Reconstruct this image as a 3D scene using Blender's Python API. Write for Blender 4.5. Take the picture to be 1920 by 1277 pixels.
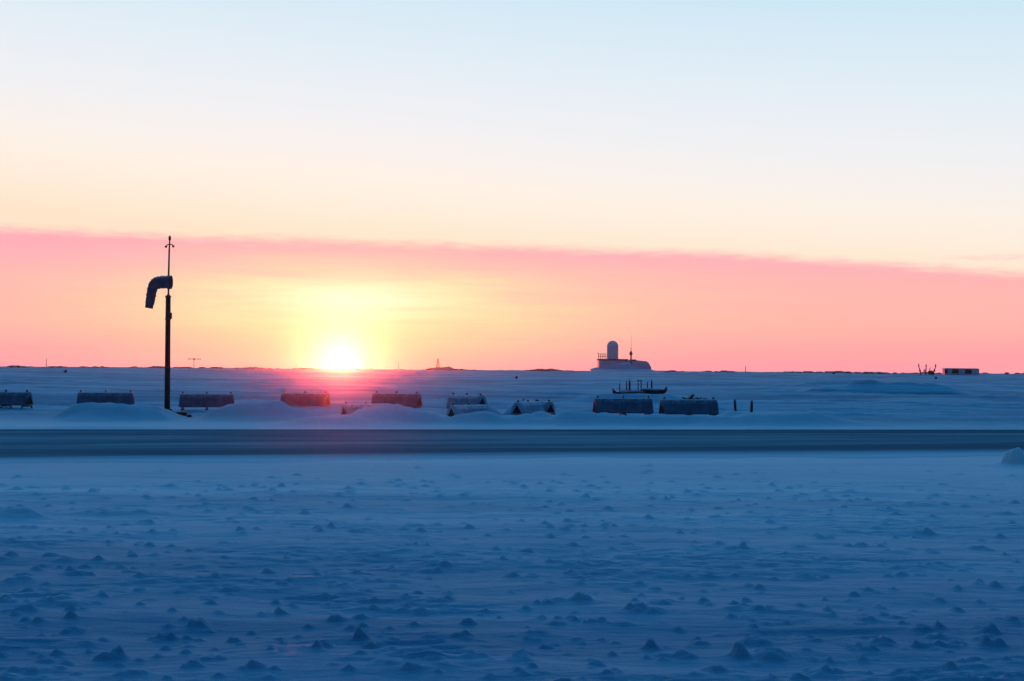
import bpy, math, random
import numpy as np
from mathutils import Vector, Matrix, Euler
R = math.radians
random.seed(7)
for o in list(bpy.data.objects): bpy.data.objects.remove(o)
scene = bpy.context.scene
COL = scene.collection

# ------------------------------------------------------------------ camera
F = 2667.0            # focal length in pixels of the 1920 wide photograph (50 mm)
EYE = 2.5
cam_d = bpy.data.cameras.new('camera'); cam_d.lens = 50.0; cam_d.sensor_width = 36.0
cam_d.clip_start = 0.1; cam_d.clip_end = 20000
cam = bpy.data.objects.new('camera', cam_d); COL.objects.link(cam)
PITCH, ROLL = 1.19, 0.41
Mcam = Matrix.Rotation(R(90 + PITCH), 4, 'X') @ Matrix.Rotation(R(ROLL), 4, 'Z')
Mcam.translation = (0, 0, EYE)
cam.matrix_world = Mcam
scene.camera = cam

SUN_AZ, SUN_EL = -6.85, 0.25     # degrees right of / above the view axis

# ------------------------------------------------------------------ world
world = bpy.data.worlds.new('World'); scene.world = world; world.use_nodes = True

class NT:
    def __init__(s, nt): s.nt = nt
    def n(s, t, **kw):
        nd = s.nt.nodes.new(t)
        for k, v in kw.items(): setattr(nd, k, v)
        return nd
    def put(s, sock, v):
        if v is None: return
        if isinstance(v, bpy.types.NodeSocket): s.nt.links.new(v, sock)
        else: sock.default_value = v
    def m(s, op, a, b=None, c=None, clamp=False):
        nd = s.n('ShaderNodeMath', operation=op, use_clamp=clamp)
        s.put(nd.inputs[0], a); s.put(nd.inputs[1], b)
        if c is not None: s.put(nd.inputs[2], c)
        return nd.outputs[0]
    def mix(s, f, a, b, blend='MIX'):
        nd = s.n('ShaderNodeMix', data_type='RGBA', blend_type=blend)
        s.put(nd.inputs[0], f); s.put(nd.inputs[6], a); s.put(nd.inputs[7], b)
        return nd.outputs[2]
    def ramp(s, f, stops, interp='LINEAR'):
        nd = s.n('ShaderNodeValToRGB'); cr = nd.color_ramp; cr.interpolation = interp
        while len(cr.elements) < len(stops): cr.elements.new(0.5)
        for e, (p, c) in zip(cr.elements, stops): e.position = p; e.color = c
        s.put(nd.inputs[0], f); return nd.outputs[0]
    def mr(s, v, a, b, c=0.0, d=1.0, smooth=True):
        nd = s.n('ShaderNodeMapRange', interpolation_type='SMOOTHSTEP' if smooth else 'LINEAR')
        for i, q in enumerate((v, a, b, c, d)): s.put(nd.inputs[i], q)
        return nd.outputs[0]
    def noise(s, vec, scale, detail=4, rough=.5, dist=0.0):
        nd = s.n('ShaderNodeTexNoise'); s.put(nd.inputs['Vector'], vec)
        nd.inputs['Scale'].default_value = scale; nd.inputs['Detail'].default_value = detail
        nd.inputs['Roughness'].default_value = rough; nd.inputs['Distortion'].default_value = dist
        return nd.outputs[0]
    def mapping(s, vec, scale=(1, 1, 1), rot=(0, 0, 0)):
        nd = s.n('ShaderNodeMapping'); s.put(nd.inputs['Vector'], vec)
        nd.inputs['Scale'].default_value = scale; nd.inputs['Rotation'].default_value = rot
        return nd.outputs[0]

def lin(r, g, b):
    f = lambda c: (c/255/12.92 if c/255 <= .04045 else ((c/255+.055)/1.055)**2.4)
    return (f(r), f(g), f(b), 1.0)

def build_world():
    nt = world.node_tree; nt.nodes.clear(); N = NT(nt)
    tc = N.n('ShaderNodeTexCoord').outputs['Generated']
    sep = N.n('ShaderNodeSeparateXYZ'); nt.links.new(tc, sep.inputs[0])
    X, Y, Z = sep.outputs
    el = N.m('MULTIPLY', N.m('ARCSINE', Z), 57.2958)
    az = N.m('MULTIPLY', N.m('ARCTAN2', X, Y), 57.2958)
    # air above the cloud bank; a touch bluer toward the right, as the low sun sits left
    el2 = N.m('ADD', el, N.m('MULTIPLY', N.m('SUBTRACT', az, SUN_AZ), 0.07))
    t = N.m('DIVIDE', el2, 90.0, clamp=True)
    D_ = 90.0
    air = N.ramp(t, [
        (0.0, lin(254, 222, 196)), (5.0/D_, lin(254, 226, 197)), (6.2/D_, lin(254, 233, 211)),
        (7.6/D_, lin(252, 239, 225)), (9.6/D_, lin(242, 239, 238)), (11.8/D_, lin(230, 237, 242)),
        (16.2/D_, lin(202, 229, 242)), (20.0/D_, (.13, .34, .60, 1)), (24/D_, (.03, .38, .74, 1)),
        (45/D_, (.055, .36, .80, 1)), (90/D_, (.022, .28, .66, 1))])
    # low cloud bank with a soft upper edge, slightly higher on the left
    v = N.n('ShaderNodeCombineXYZ'); nt.links.new(az, v.inputs[0]); nt.links.new(el, v.inputs[1])
    wob = N.noise(N.mapping(v.outputs[0], (.16, .5, 1)), 1.0, 5, .55)
    fine = N.noise(N.mapping(v.outputs[0], (.9, 6, 1)), 1.0, 4, .6)
    a1 = N.m('MAXIMUM', N.m('ADD', az, 2.0), 0.0)
    edge = N.m('SUBTRACT', 5.40, N.m('MULTIPLY', N.m('MULTIPLY', a1, a1), 0.0019))
    edge = N.m('SUBTRACT', edge, N.m('MULTIPLY', N.m('MAXIMUM', N.m('ADD', az, 19.0), 0.0), 0.0135))
    edge = N.m('ADD', edge, N.m('MULTIPLY', N.m('SUBTRACT', wob, .5), .5))
    edge = N.m('ADD', edge, N.m('MULTIPLY', N.m('SUBTRACT', fine, .5), .45))
    dist_below = N.m('SUBTRACT', edge, el)
    bank = N.mr(dist_below, -0.12, 0.50)
    cl = N.ramp(N.m('DIVIDE', el, 6.0, clamp=True), [
        (0.0, lin(255, 158, 172)), (.10, lin(255, 161, 169)), (.30, lin(255, 176, 169)),
        (.52, lin(254, 179, 175)), (.74, lin(252, 173, 182)), (.92, lin(250, 160, 178)), (1.0, lin(240, 160, 190))])
    # thin streaks inside the bank
    st = N.noise(N.mapping(v.outputs[0], (.07, 1.5, 1), (0, 0, R(-2.2))), 1.0, 4, .5)
    cl = N.mix(N.mr(st, .45, .75, 0, .3), cl, lin(255, 188, 172))
    bank_az = N.mr(N.m('ABSOLUTE', az), 70, 120, 1, 0)
    sky = N.mix(N.m('MULTIPLY', bank, bank_az), air, cl)
    # light of the sun behind the cloud
    dx = N.m('SUBTRACT', az, SUN_AZ)
    def lobe(cy, sx, sy, cx=0.0, p=1.0):
        a = N.m('POWER', N.m('DIVIDE', N.m('SUBTRACT', dx, cx), sx), 2.0)
        b = N.m('POWER', N.m('DIVIDE', N.m('SUBTRACT', el, cy), sy), 2.0)
        q = N.m('ADD', a, b)
        if p != 1.0: q = N.m('POWER', q, p)
        return N.m('EXPONENT', N.m('MULTIPLY', q, -1.0))
    wv = N.m('ADD', .8, N.m('MULTIPLY', st, .4))
    wisp = N.noise(N.mapping(v.outputs[0], (.13, 1.9, 1), (0, 0, R(3))), 1.0, 5, .6, .5)
    wv2 = N.mr(wisp, .3, .7, .55, 1.25, False)
    sky = N.mix(N.m('MULTIPLY', N.m('MULTIPLY', lobe(2.4, 14.0, 1.5, 2.0), wv2), .62, clamp=True), sky, lin(255, 205, 160))
    sky = N.mix(N.m('MULTIPLY', N.m('MULTIPLY', lobe(2.5, 7.6, 1.75, .4), wv2), .78, clamp=True), sky, lin(255, 228, 164))
    sky = N.mix(N.m('MULTIPLY', N.m('MULTIPLY', lobe(2.75, 6.0, 1.05, .3), wv2), .8, clamp=True), sky, lin(255, 251, 196))
    sky = N.mix(N.m('MULTIPLY', lobe(1.3, 6.5, 1.5), .5, clamp=True), sky, lin(255, 216, 156))
    sky = N.mix(N.m('MULTIPLY', lobe(.9, 1.6, 1.5), .32, clamp=True), sky, lin(255, 246, 180))
    sky = N.mix(N.m('MULTIPLY', N.m('MULTIPLY', lobe(2.7, 2.5, .70, .35), wv2), .7, clamp=True), sky, lin(255, 255, 226))
    sky = N.mix(N.m('MULTIPLY', N.m('MULTIPLY', lobe(4.42, 2.0, .10, 26.0), N.mr(fine, .3, .6)), .6), sky, lin(250, 190, 186))
    # sun seen through the haze
    core = lobe(-.05, .58, .45, 0, 1.5)
    sky = N.mix(N.m('MULTIPLY', core, 1.25, clamp=True), sky, (1.6, 1.5, 1.3, 1))
    # below the horizon and away from the sun the air is dim blue
    away = N.mr(N.m('ABSOLUTE', az), 22, 60)
    low = N.mr(el, 0, 70, 1, .62)
    sky = N.mix(N.m('MULTIPLY', away, low), sky, (.0, .012, .05, 1))
    # physical sky adds its share
    ns = N.n('ShaderNodeTexSky', sky_type='NISHITA', sun_disc=False)
    ns.sun_elevation = R(SUN_EL); ns.sun_rotation = R(SUN_AZ); ns.altitude = 0
    ns.air_density = 1.0; ns.dust_density = .3; ns.ozone_density = 4.0
    nsc = N.mix(1.0, ns.outputs[0], (.03, .03, .03, 1), 'MULTIPLY')
    tot = N.mix(1.0, sky, nsc, 'ADD')
    bg = N.n('ShaderNodeBackground'); nt.links.new(tot, bg.inputs[0]); bg.inputs[1].default_value = 1.0
    out = N.n('ShaderNodeOutputWorld'); nt.links.new(bg.outputs[0], out.inputs[0])
build_world()

sun_d = bpy.data.lights.new('sun', 'SUN'); sun_d.energy = 1.3; sun_d.angle = R(0.53)
sun_d.color = (1.0, .085, .03)
sun = bpy.data.objects.new('sun', sun_d); COL.objects.link(sun)
sdir = Vector((math.sin(R(SUN_AZ))*math.cos(R(SUN_EL)), math.cos(R(SUN_AZ))*math.cos(R(SUN_EL)), math.sin(R(SUN_EL))))
sun.rotation_euler = sdir.to_track_quat('Z', 'Y').to_euler()
sun.location = (-40, 200, 30)

vs = scene.view_settings
vs.view_transform = 'Standard'; vs.look = 'None'; vs.gamma = 1; vs.exposure = 0
vs.use_curve_mapping = False
scene.cycles.volume_bounces = 1
scene.cycles.max_bounces = 6

# ------------------------------------------------------------------ pixel -> place
def ray(px, py):
    d = Mcam.to_3x3() @ Vector(((px-960)/F, -(py-638.5)/F, -1.0))
    return d
def gp(px, py, z=0.0):
    d = ray(px, py); t = (z-EYE)/d.z
    return Vector((0, 0, EYE)) + d*t
def at(px, py, Y):
    d = ray(px, py); return Vector((0, 0, EYE)) + d*(Y/d.y)

# ------------------------------------------------------------------ materials
def mat(name, base, rough=.7, metal=0.0, spec=.5):
    m = bpy.data.materials.new(name); m.use_nodes = True
    b = m.node_tree.nodes['Principled BSDF']
    b.inputs['Base Color'].default_value = (*base, 1); b.inputs['Roughness'].default_value = rough
    b.inputs['Metallic'].default_value = metal; b.inputs['Specular IOR Level'].default_value = spec
    return m
def weathered(name, base, base2, scale=3.0, frost=0.5, rough=.6, metal=0.0):
    """paint / wood / metal with blotches, and rime lying on its upward faces"""
    m = mat(name, base, rough, metal); nt = m.node_tree; N = NT(nt); b = nt.nodes['Principled BSDF']
    oc = N.n('ShaderNodeTexCoord').outputs['Object']
    n1 = N.noise(oc, scale, 5, .6)
    c = N.mix(N.mr(n1, .35, .65), (*base, 1), (*base2, 1))
    gn = N.n('ShaderNodeNewGeometry'); sp = N.n('ShaderNodeSeparateXYZ'); nt.links.new(gn.outputs['Normal'], sp.inputs[0])
    n2 = N.noise(oc, scale*3, 5, .6)
    f = N.mr(N.m('ADD', sp.outputs[2], N.m('MULTIPLY', N.m('SUBTRACT', n2, .5), .9)), .62-.3*frost, .85-.1*frost, 0, min(1, frost*1.4))
    c = N.mix(f, c, (.8, .84, .88, 1)); nt.links.new(c, b.inputs['Base Color'])
    bp = N.n('ShaderNodeBump'); bp.inputs['Strength'].default_value = .3; bp.inputs['Distance'].default_value = .02
    nt.links.new(n2, bp.inputs['Height']); nt.links.new(bp.outputs[0], b.inputs['Normal'])
    return m

def snow_nodes(N, wc, b):
    nt = N.nt
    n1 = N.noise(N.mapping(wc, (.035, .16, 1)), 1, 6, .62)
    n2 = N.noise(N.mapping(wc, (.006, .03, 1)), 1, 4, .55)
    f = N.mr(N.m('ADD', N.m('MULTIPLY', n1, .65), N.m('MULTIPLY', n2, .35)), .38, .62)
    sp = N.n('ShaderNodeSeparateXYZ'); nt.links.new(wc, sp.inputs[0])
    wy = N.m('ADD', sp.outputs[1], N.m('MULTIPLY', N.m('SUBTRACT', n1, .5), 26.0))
    grazing_grad = N.mr(wy, 7.0, 32.0, 0, 1, False)                      # lighter toward the road: grazing-light gradient put into the colour
    near_tone = N.mix(f, (.045, .25, .42, 1), (.085, .35, .54, 1))
    grazing_tone = N.mix(f, (.62, .74, .84, 1), (.78, .87, .94, 1))
    c = N.mix(grazing_grad, near_tone, grazing_tone)
    plain = N.mix(f, (.06, .28, .43, 1), (.28, .62, .77, 1))   # ice and drift patches beyond the road; dune shading put into their contrast
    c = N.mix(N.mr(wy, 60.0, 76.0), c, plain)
    return c
def make_snow():
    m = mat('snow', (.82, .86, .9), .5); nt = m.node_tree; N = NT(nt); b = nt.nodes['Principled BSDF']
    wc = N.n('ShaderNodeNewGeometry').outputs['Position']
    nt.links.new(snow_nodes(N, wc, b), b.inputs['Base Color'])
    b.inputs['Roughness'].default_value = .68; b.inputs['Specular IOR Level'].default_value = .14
    b.inputs['Sheen Weight'].default_value = .0; b.inputs['Sheen Roughness'].default_value = .45; b.inputs['Sheen Tint'].default_value = (.42, .74, 1, 1)
    ridg = N.noise(N.mapping(wc, (.9, 3.2, 1), (0, 0, R(8))), 1.3, 6, .6, .4)
    grain = N.noise(wc, 20, 6, .7)
    cell = N.noise(N.mapping(wc, (2.0, 4.5, 2)), 2.2, 5, .65, .6)
    h = N.m('ADD', N.m('MULTIPLY', ridg, .10), N.m('MULTIPLY', grain, .022))
    h = N.m('ADD', h, N.m('MULTIPLY', cell, .035))
    big = N.noise(N.mapping(wc, (.05, .17, 1), (0, 0, R(-4))), 1, 5, .6, .5)
    sp2 = N.n('ShaderNodeSeparateXYZ'); nt.links.new(wc, sp2.inputs[0])
    h = N.m('ADD', h, N.m('MULTIPLY', big, N.mr(sp2.outputs[1], 60, 100, .1, 1.3)))
    bp = N.n('ShaderNodeBump'); bp.inputs['Strength'].default_value = .55; bp.inputs['Distance'].default_value = 1.0
    nt.links.new(h, bp.inputs['Height']); nt.links.new(bp.outputs[0], b.inputs['Normal'])
    return m
def make_road():
    m = mat('icy_asphalt', (.05, .05, .055), .7); nt = m.node_tree; N = NT(nt); b = nt.nodes['Principled BSDF']
    wc = N.n('ShaderNodeTexCoord').outputs['Object']
    s = N.n('ShaderNodeSeparateXYZ'); nt.links.new(wc, s.inputs[0])
    v = s.outputs[1]      # metres from the near edge
    streak = N.noise(N.mapping(wc, (.05, .75, 1)), 1, 6, .6, .8)
    fine = N.noise(N.mapping(wc, (.22, 2.6, 1)), 1, 5, .6, .6)
    blot = N.noise(N.mapping(wc, (.045, .22, 1)), 1, 4, .55, .4)
    q = N.m('ADD', N.m('ADD', N.m('MULTIPLY', streak, .45), N.m('MULTIPLY', fine, .2)), N.m('MULTIPLY', blot, .35))
    # drifted snow: thick near the edges' outside, thinnest on the two wheel-swept bands
    cov = N.ramp(N.m('DIVIDE', v, 20.0, clamp=True), [
        (0.0, (1.3, 0, 0, 1)), (.05, (1.0, 0, 0, 1)), (.13, (.66, 0, 0, 1)), (.20, (.05, 0, 0, 1)), (.26, (.02, 0, 0, 1)),
        (.34, (.34, 0, 0, 1)), (.66, (.40, 0, 0, 1)), (.82, (.25, 0, 0, 1)), (.93, (.08, 0, 0, 1)), (.985, (.0, 0, 0, 1)), (1.0, (.8, 0, 0, 1))])
    sc = N.n('ShaderNodeSeparateColor'); nt.links.new(cov, sc.inputs[0])
    f = N.mr(N.m('ADD', sc.outputs[0], N.m('MULTIPLY', N.m('SUBTRACT', q, .5), 3.0)), .0, 1.0)
    rimed = N.mix(N.mr(v, .4, 3.0), (.70, .81, .895, 1), (.46, .59, .68, 1))
    c = N.mix(f, (.15, .20, .25, 1), rimed)
    nt.links.new(c, b.inputs['Base Color'])
    b.inputs['Roughness'].default_value = .9; b.inputs['Specular IOR Level'].default_value = .0
    bp = N.n('ShaderNodeBump'); bp.inputs['Strength'].default_value = .4; bp.inputs['Distance'].default_value = .03
    nt.links.new(fine, bp.inputs['Height']); nt.links.new(bp.outputs[0], b.inputs['Normal'])
    return m
M = dict(
    snow=make_snow(), road=make_road(),
    tank=weathered('frosted_tank_paint', (.05, .12, .19), (.10, .21, .30), 2.2, .3, .6),
    tank2=weathered('rimed_tank_paint', (.14, .28, .38), (.28, .48, .60), 2.2, .6, .6),
    tank3=weathered('snow_plastered_tank', (.16, .42, .55), (.30, .60, .74), 1.6, .9, .7),
    dark=weathered('recess_shade', (.012, .012, .015), (.02, .018, .02), 4, 0.0, .8),
    steel=weathered('cold_steel', (.06, .055, .06), (.11, .10, .10), 5, .25, .5, .4),
    wood=weathered('weathered_pole_wood', (.035, .026, .024), (.06, .045, .04), 6, .1, .8),
    rust=weathered('brown_iron', (.06, .03, .025), (.10, .05, .035), 6, .1, .7),
    tar=weathered('tarred_timber', (.018, .016, .02), (.035, .03, .03), 4, .9, .8),
    sock=weathered('windsock_cloth', (.16, .11, .16), (.22, .15, .20), 5, .35, .9),
    radome=weathered('radome_shell', (.72, .70, .78), (.78, .76, .82), .3, .2, .6),
    wall=weathered('pale_cladding', (.60, .64, .74), (.68, .72, .80), .3, .5, .7),
    roof=weathered('dark_roofing', (.05, .045, .05), (.08, .07, .07), .4, .1, .8),
    pale=weathered('pale_panel', (.60, .66, .72), (.68, .73, .78), .5, .5, .6),
    scrub=weathered('bare_scrub', (.025, .022, .026), (.045, .04, .042), 1.0, .4, .9),
)

# ------------------------------------------------------------------ mesh helpers
class MB:
    def __init__(s): s.v = []; s.f = []; s.sm = []
    def add(s, vs_, fs, smooth=False):
        o = len(s.v); s.v += [tuple(v) for v in vs_]
        s.f += [tuple(i+o for i in f) for f in fs]; s.sm += [smooth]*len(fs)
    def box(s, c, sz, rot=None, bev=0.0):
        c = Vector(c); hx, hy, hz = (q/2 for q in sz)
        if bev <= 0: bev = min(hx, hy, hz)*.12
        b = min(bev, hx*.45, hy*.45, hz*.45)
        # chamfered box: every corner gives three vertices
        pts = []; 
        for sx in (-1, 1):
            for sy in (-1, 1):
                for sz_ in (-1, 1):
                    pts += [(sx*hx, sy*(hy-b), sz_*(hz-b)), (sx*(hx-b), sy*hy, sz_*(hz-b)), (sx*(hx-b), sy*(hy-b), sz_*hz)]
        m = rot.to_matrix() if rot else Matrix.Identity(3)
        I = lambda a, b_, c_, k: ((a*2+b_)*2+c_)*3+k
        fs = []
        for a in (0, 1): fs.append((I(a,0,0,0), I(a,1,0,0), I(a,1,1,0), I(a,0,1,0)))
        for a in (0, 1): fs.append((I(0,a,0,1), I(1,a,0,1), I(1,a,1,1), I(0,a,1,1)))
        for a in (0, 1): fs.append((I(0,0,a,2), I(1,0,a,2), I(1,1,a,2), I(0,1,a,2)))
        for a in (0, 1):
            for b_ in (0, 1):
                fs.append((I(a,b_,0,0), I(a,b_,1,0), I(a,b_,1,1), I(a,b_,0,1)))
                fs.append((I(a,0,b_,0), I(a,1,b_,0), I(a,1,b_,2), I(a,0,b_,2)))
                fs.append((I(0,a,b_,1), I(1,a,b_,1), I(1,a,b_,2), I(0,a,b_,2)))
                for c_ in (0, 1): fs.append((I(a,b_,c_,0), I(a,b_,c_,1), I(a,b_,c_,2)))
        s.add([c + m @ Vector(p) for p in pts], fs)
    def tube(s, path, rad, n=10, caps=True, smooth=True, squash=1.0):
        path = [Vector(p) for p in path]
        if not hasattr(rad, '__len__'): rad = [rad]*len(path)
        rings = []; up = Vector((0, 1, 0))
        for i, p in enumerate(path):
            t = (path[min(i+1, len(path)-1)]-path[max(i-1, 0)]).normalized()
            u = up - t*up.dot(t)
            if u.length < .05: u = Vector((1, 0, 0)) - t*t.x
            u.normalize(); w = t.cross(u)
            rings.append([p + (u*math.cos(a)*squash + w*math.sin(a))*rad[i] for a in (2*math.pi*k/n for k in range(n))])
        vs_ = [q for r in rings for q in r]
        fs = [(i*n+k, i*n+(k+1) % n, (i+1)*n+(k+1) % n, (i+1)*n+k) for i in range(len(path)-1) for k in range(n)]
        if caps: fs += [tuple(reversed(range(n))), tuple(range((len(path)-1)*n, len(path)*n))]
        s.add(vs_, fs, smooth)
    def prism(s, poly, y0, y1, axis='Y', M3=None):
        """poly of (a,b) in XZ extruded along Y (or YZ along X)"""
        n = len(poly)
        P = lambda a, b, t: Vector((a, t, b)) if axis == 'Y' else Vector((t, a, b))
        vs_ = [P(a, b, y0) for a, b in poly] + [P(a, b, y1) for a, b in poly]
        fs = [(i, (i+1) % n, n+(i+1) % n, n+i) for i in range(n)] + [tuple(reversed(range(n))), tuple(range(n, 2*n))]
        s.add(vs_, fs)
    def lathe(s, prof, n=24, c=(0, 0, 0)):
        c = Vector(c); vs_ = []
        for r, z in prof: vs_ += [c+Vector((r*math.cos(2*math.pi*k/n), r*math.sin(2*math.pi*k/n), z)) for k in range(n)]
        fs = [(i*n+k, i*n+(k+1) % n, (i+1)*n+(k+1) % n, (i+1)*n+k) for i in range(len(prof)-1) for k in range(n)]
        fs += [tuple(reversed(range(n))), tuple(range((len(prof)-1)*n, len(prof)*n))]
        s.add(vs_, fs, True)
    def build(s, name, m, parent=None, loc=None):
        me = bpy.data.meshes.new(name); me.from_pydata(s.v, [], s.f); me.update()
        me.polygons.foreach_set('use_smooth', s.sm)
        import bmesh
        bm = bmesh.new(); bm.from_mesh(me); bmesh.ops.recalc_face_normals(bm, faces=bm.faces); bm.to_mesh(me); bm.free()
        me.materials.append(m)
        o = bpy.data.objects.new(name, me); COL.objects.link(o)
        if parent: o.parent = parent
        if loc is not None: o.location = loc
        return o
def thing(name, label, cat, loc=(0, 0, 0), rz=0.0, group=None):
    o = bpy.data.objects.new(name, None); COL.objects.link(o); o.empty_display_size = .2
    o.location = loc; o.rotation_euler.z = rz
    tag(o, label, cat, group); return o
def tag(o, label=None, cat=None, group=None, kind=None):
    if label: o['label'] = label
    if cat: o['category'] = cat
    if group: o['group'] = group
    if kind: o['kind'] = kind
def kids(o): return [c for c in COL.objects if c.parent == o]
def copy_tree(o, parent=None):
    c = o.copy(); COL.objects.link(c); c.parent = parent
    for ch in kids(o): copy_tree(ch, c)
    return c

# ------------------------------------------------------------------ noise in numpy
def hash2(ix, iy, seed):
    h = (ix.astype(np.int64)*374761393 + iy.astype(np.int64)*668265263 + seed*2147483647) & 0xffffffff
    h = ((h ^ (h >> 13))*1274126177) & 0xffffffff
    return ((h ^ (h >> 16)) & 0xffffff)/float(0xffffff)
def vnoise(x, y, seed=0):
    ix = np.floor(x); iy = np.floor(y); fx = x-ix; fy = y-iy
    ang = lambda a, b: hash2(a, b, seed)*2*np.pi
    def g(a, b, dx, dy):
        t = ang(a, b); return np.cos(t)*dx+np.sin(t)*dy
    u = fx*fx*fx*(fx*(fx*6-15)+10); v = fy*fy*fy*(fy*(fy*6-15)+10)
    a = g(ix, iy, fx, fy)*(1-u)+g(ix+1, iy, fx-1, fy)*u
    b = g(ix, iy+1, fx, fy-1)*(1-u)+g(ix+1, iy+1, fx-1, fy-1)*u
    return (a*(1-v)+b*v)*1.5
def fbm(x, y, oct_=4, seed=0, gain=.5):
    s = 0; a = 1
    for i in range(oct_): s = s+a*vnoise(x*2**i, y*2**i, seed+i*17); a *= gain
    return s
def sst(a, b, x):
    t = np.clip((x-a)/(b-a), 0, 1); return t*t*(3-2*t)

# road frame: near edge / far edge on the flat ground
RN0, RN1 = gp(0, 870), gp(1920, 853)
RF0, RF1 = gp(0, 805), gp(1920, 805.5)
def road_near(x): return RN0.y+(x-RN0.x)*(RN1.y-RN0.y)/(RN1.x-RN0.x)
def road_far(x): return RF0.y+(x-RF0.x)*(RF1.y-RF0.y)/(RF1.x-RF0.x)

# drifts: px centre, py of foot, width px, height px, flatness, depth m
def mound(px, py, wpx, hpx, dep, flat=1.5, skew=0.0):
    p = gp(px, py); k = p.y/F
    return (p.x, p.y+dep*.8, wpx*k/2, dep, hpx*k, flat, skew)
DRIFTS = [
    mound(203, 789, 205, 33, 1.9, 2.6), mound(478, 790, 200, 38, 2.1, 2.0),
    mound(726, 796, 130, 33, 1.3, 2.4), mound(800, 796, 96, 24, 1.3, 1.8), mound(905, 796, 160, 20, 1.2, 1.6), mound(1000, 796, 150, 20, 1.5, 1.5),
    mound(920, 787, 44, 20, .8, 1.3), mound(957, 785, 34, 24, .8, 1.2), mound(1003, 785, 56, 15, .7, 1.2), 
    mound(1140, 798, 300, 21, 1.4, 1.8), mound(1300, 798, 300, 17, 1.3, 1.6), mound(620, 798, 220, 13, 1.0, 1.3),
    mound(1470, 800, 330, 27, 2.4, 1.3), mound(1690, 798, 260, 12, 3.5, 1.3), mound(640, 797, 200, 10, 2.5, 1.3),
    mound(1200, 764, 330, 20, 4.5, 1.5), mound(1670, 742, 330, 27, 4, 1.5), mound(1575, 727, 180, 14, 6, 1.3),
    mound(820, 737, 260, 10, 16, 1.3), mound(330, 740, 320, 8, 16, 1.2), mound(1400, 752, 300, 9, 10, 1.2),
    mound(1800, 760, 300, 9, 10, 1.2), mound(60, 742, 300, 9, 14, 1.2), mound(1330, 716, 300, 6, 30, 1.2), mound(300, 706, 300, 5, 40, 1.2),
    mound(900, 712, 400, 5, 40, 1.2), mound(10, 975, 130, 16, .5, 2.0), mound(180, 968, 260, 4, .4, 1.2),
]
_rd = random.Random(23)
for _ in range(150):      # random low wind drifts over the plain behind the road
    _py = 703+94*_rd.random()**1.25; _px = _rd.uniform(-200, 2120); _h = _rd.uniform(1.2, 4.2)*(.7+.3*(_py-700)/90)
    _w = _rd.uniform(70, 330); _d = EYE*F/(_py-693); _k = _d/F
    DRIFTS.append(mound(_px, _py, _w, _h*1.15, max(.5, _h*_k*_rd.uniform(1.8, 3.6)), _rd.uniform(1.1, 2.0)))
# single lumps close to the camera: px, py, width px, height px
LUMPS = [(145, 1084, 52, 20), (95, 1044, 50, 9), (22, 1046, 34, 10), (110, 1064, 26, 12), (228, 1063, 34, 13), (620, 990, 22, 15),
    (388, 1030, 70, 7), (420, 1030, 40, 6), (505, 1076, 42, 13), (735, 1064, 22, 10), (340, 1112, 40, 8), (35, 1152, 46, 11),
    (130, 1188, 52, 14), (70, 1172, 34, 10), (370, 1176, 56, 20), (528, 1152, 44, 15), (318, 1196, 56, 17), (350, 1198, 40, 15),
    (205, 1236, 80, 26), (675, 1164, 36, 10), (675, 1204, 54, 18), (700, 1222, 56, 18), (594, 1226, 32, 14), (440, 1204, 36, 14),
    (1735, 1000, 62, 17), (1395, 1030, 20, 18), (1372, 1030, 28, 9), (1612, 1024, 30, 14), (1506, 1082, 46, 15), (1690, 1080, 40, 13),
    (1630, 1110, 28, 9), (1795, 1148, 40, 12), (1680, 1162, 30, 10), (1692, 1172, 26, 9), (1388, 1234, 50, 26), (1450, 1236, 84, 20),
    (1660, 1208, 70, 18), (1760, 1212, 70, 18), (1862, 1190, 46, 16), (1865, 1212, 64, 22), (1555, 1240, 34, 14), (1618, 1236, 36, 12),
    (1350, 1262, 80, 16), (1090, 1132, 40, 22), (1095, 1048, 34, 11), (1195, 1148, 66, 15), (1070, 1160, 30, 12), (1105, 1168, 36, 14),
    (930, 1030, 30, 9), (765, 1026, 18, 9), (870, 1196, 60, 14), (895, 1232, 60, 18), (980, 1240, 60, 16), (1025, 1210, 44, 12),
    (790, 1150, 40, 9), (830, 1128, 34, 8), (1285, 1082, 40, 9), (1075, 1080, 30, 8), (1218, 1214, 40, 14), (1120, 1250, 50, 14),
    (260, 1266, 60, 14), (480, 1258, 60, 14), (90, 1240, 44, 14), (770, 1264, 60, 16), (1900, 1170, 40, 14), (1560, 1262, 70, 14)]
rng = np.random.default_rng(11)
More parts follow.
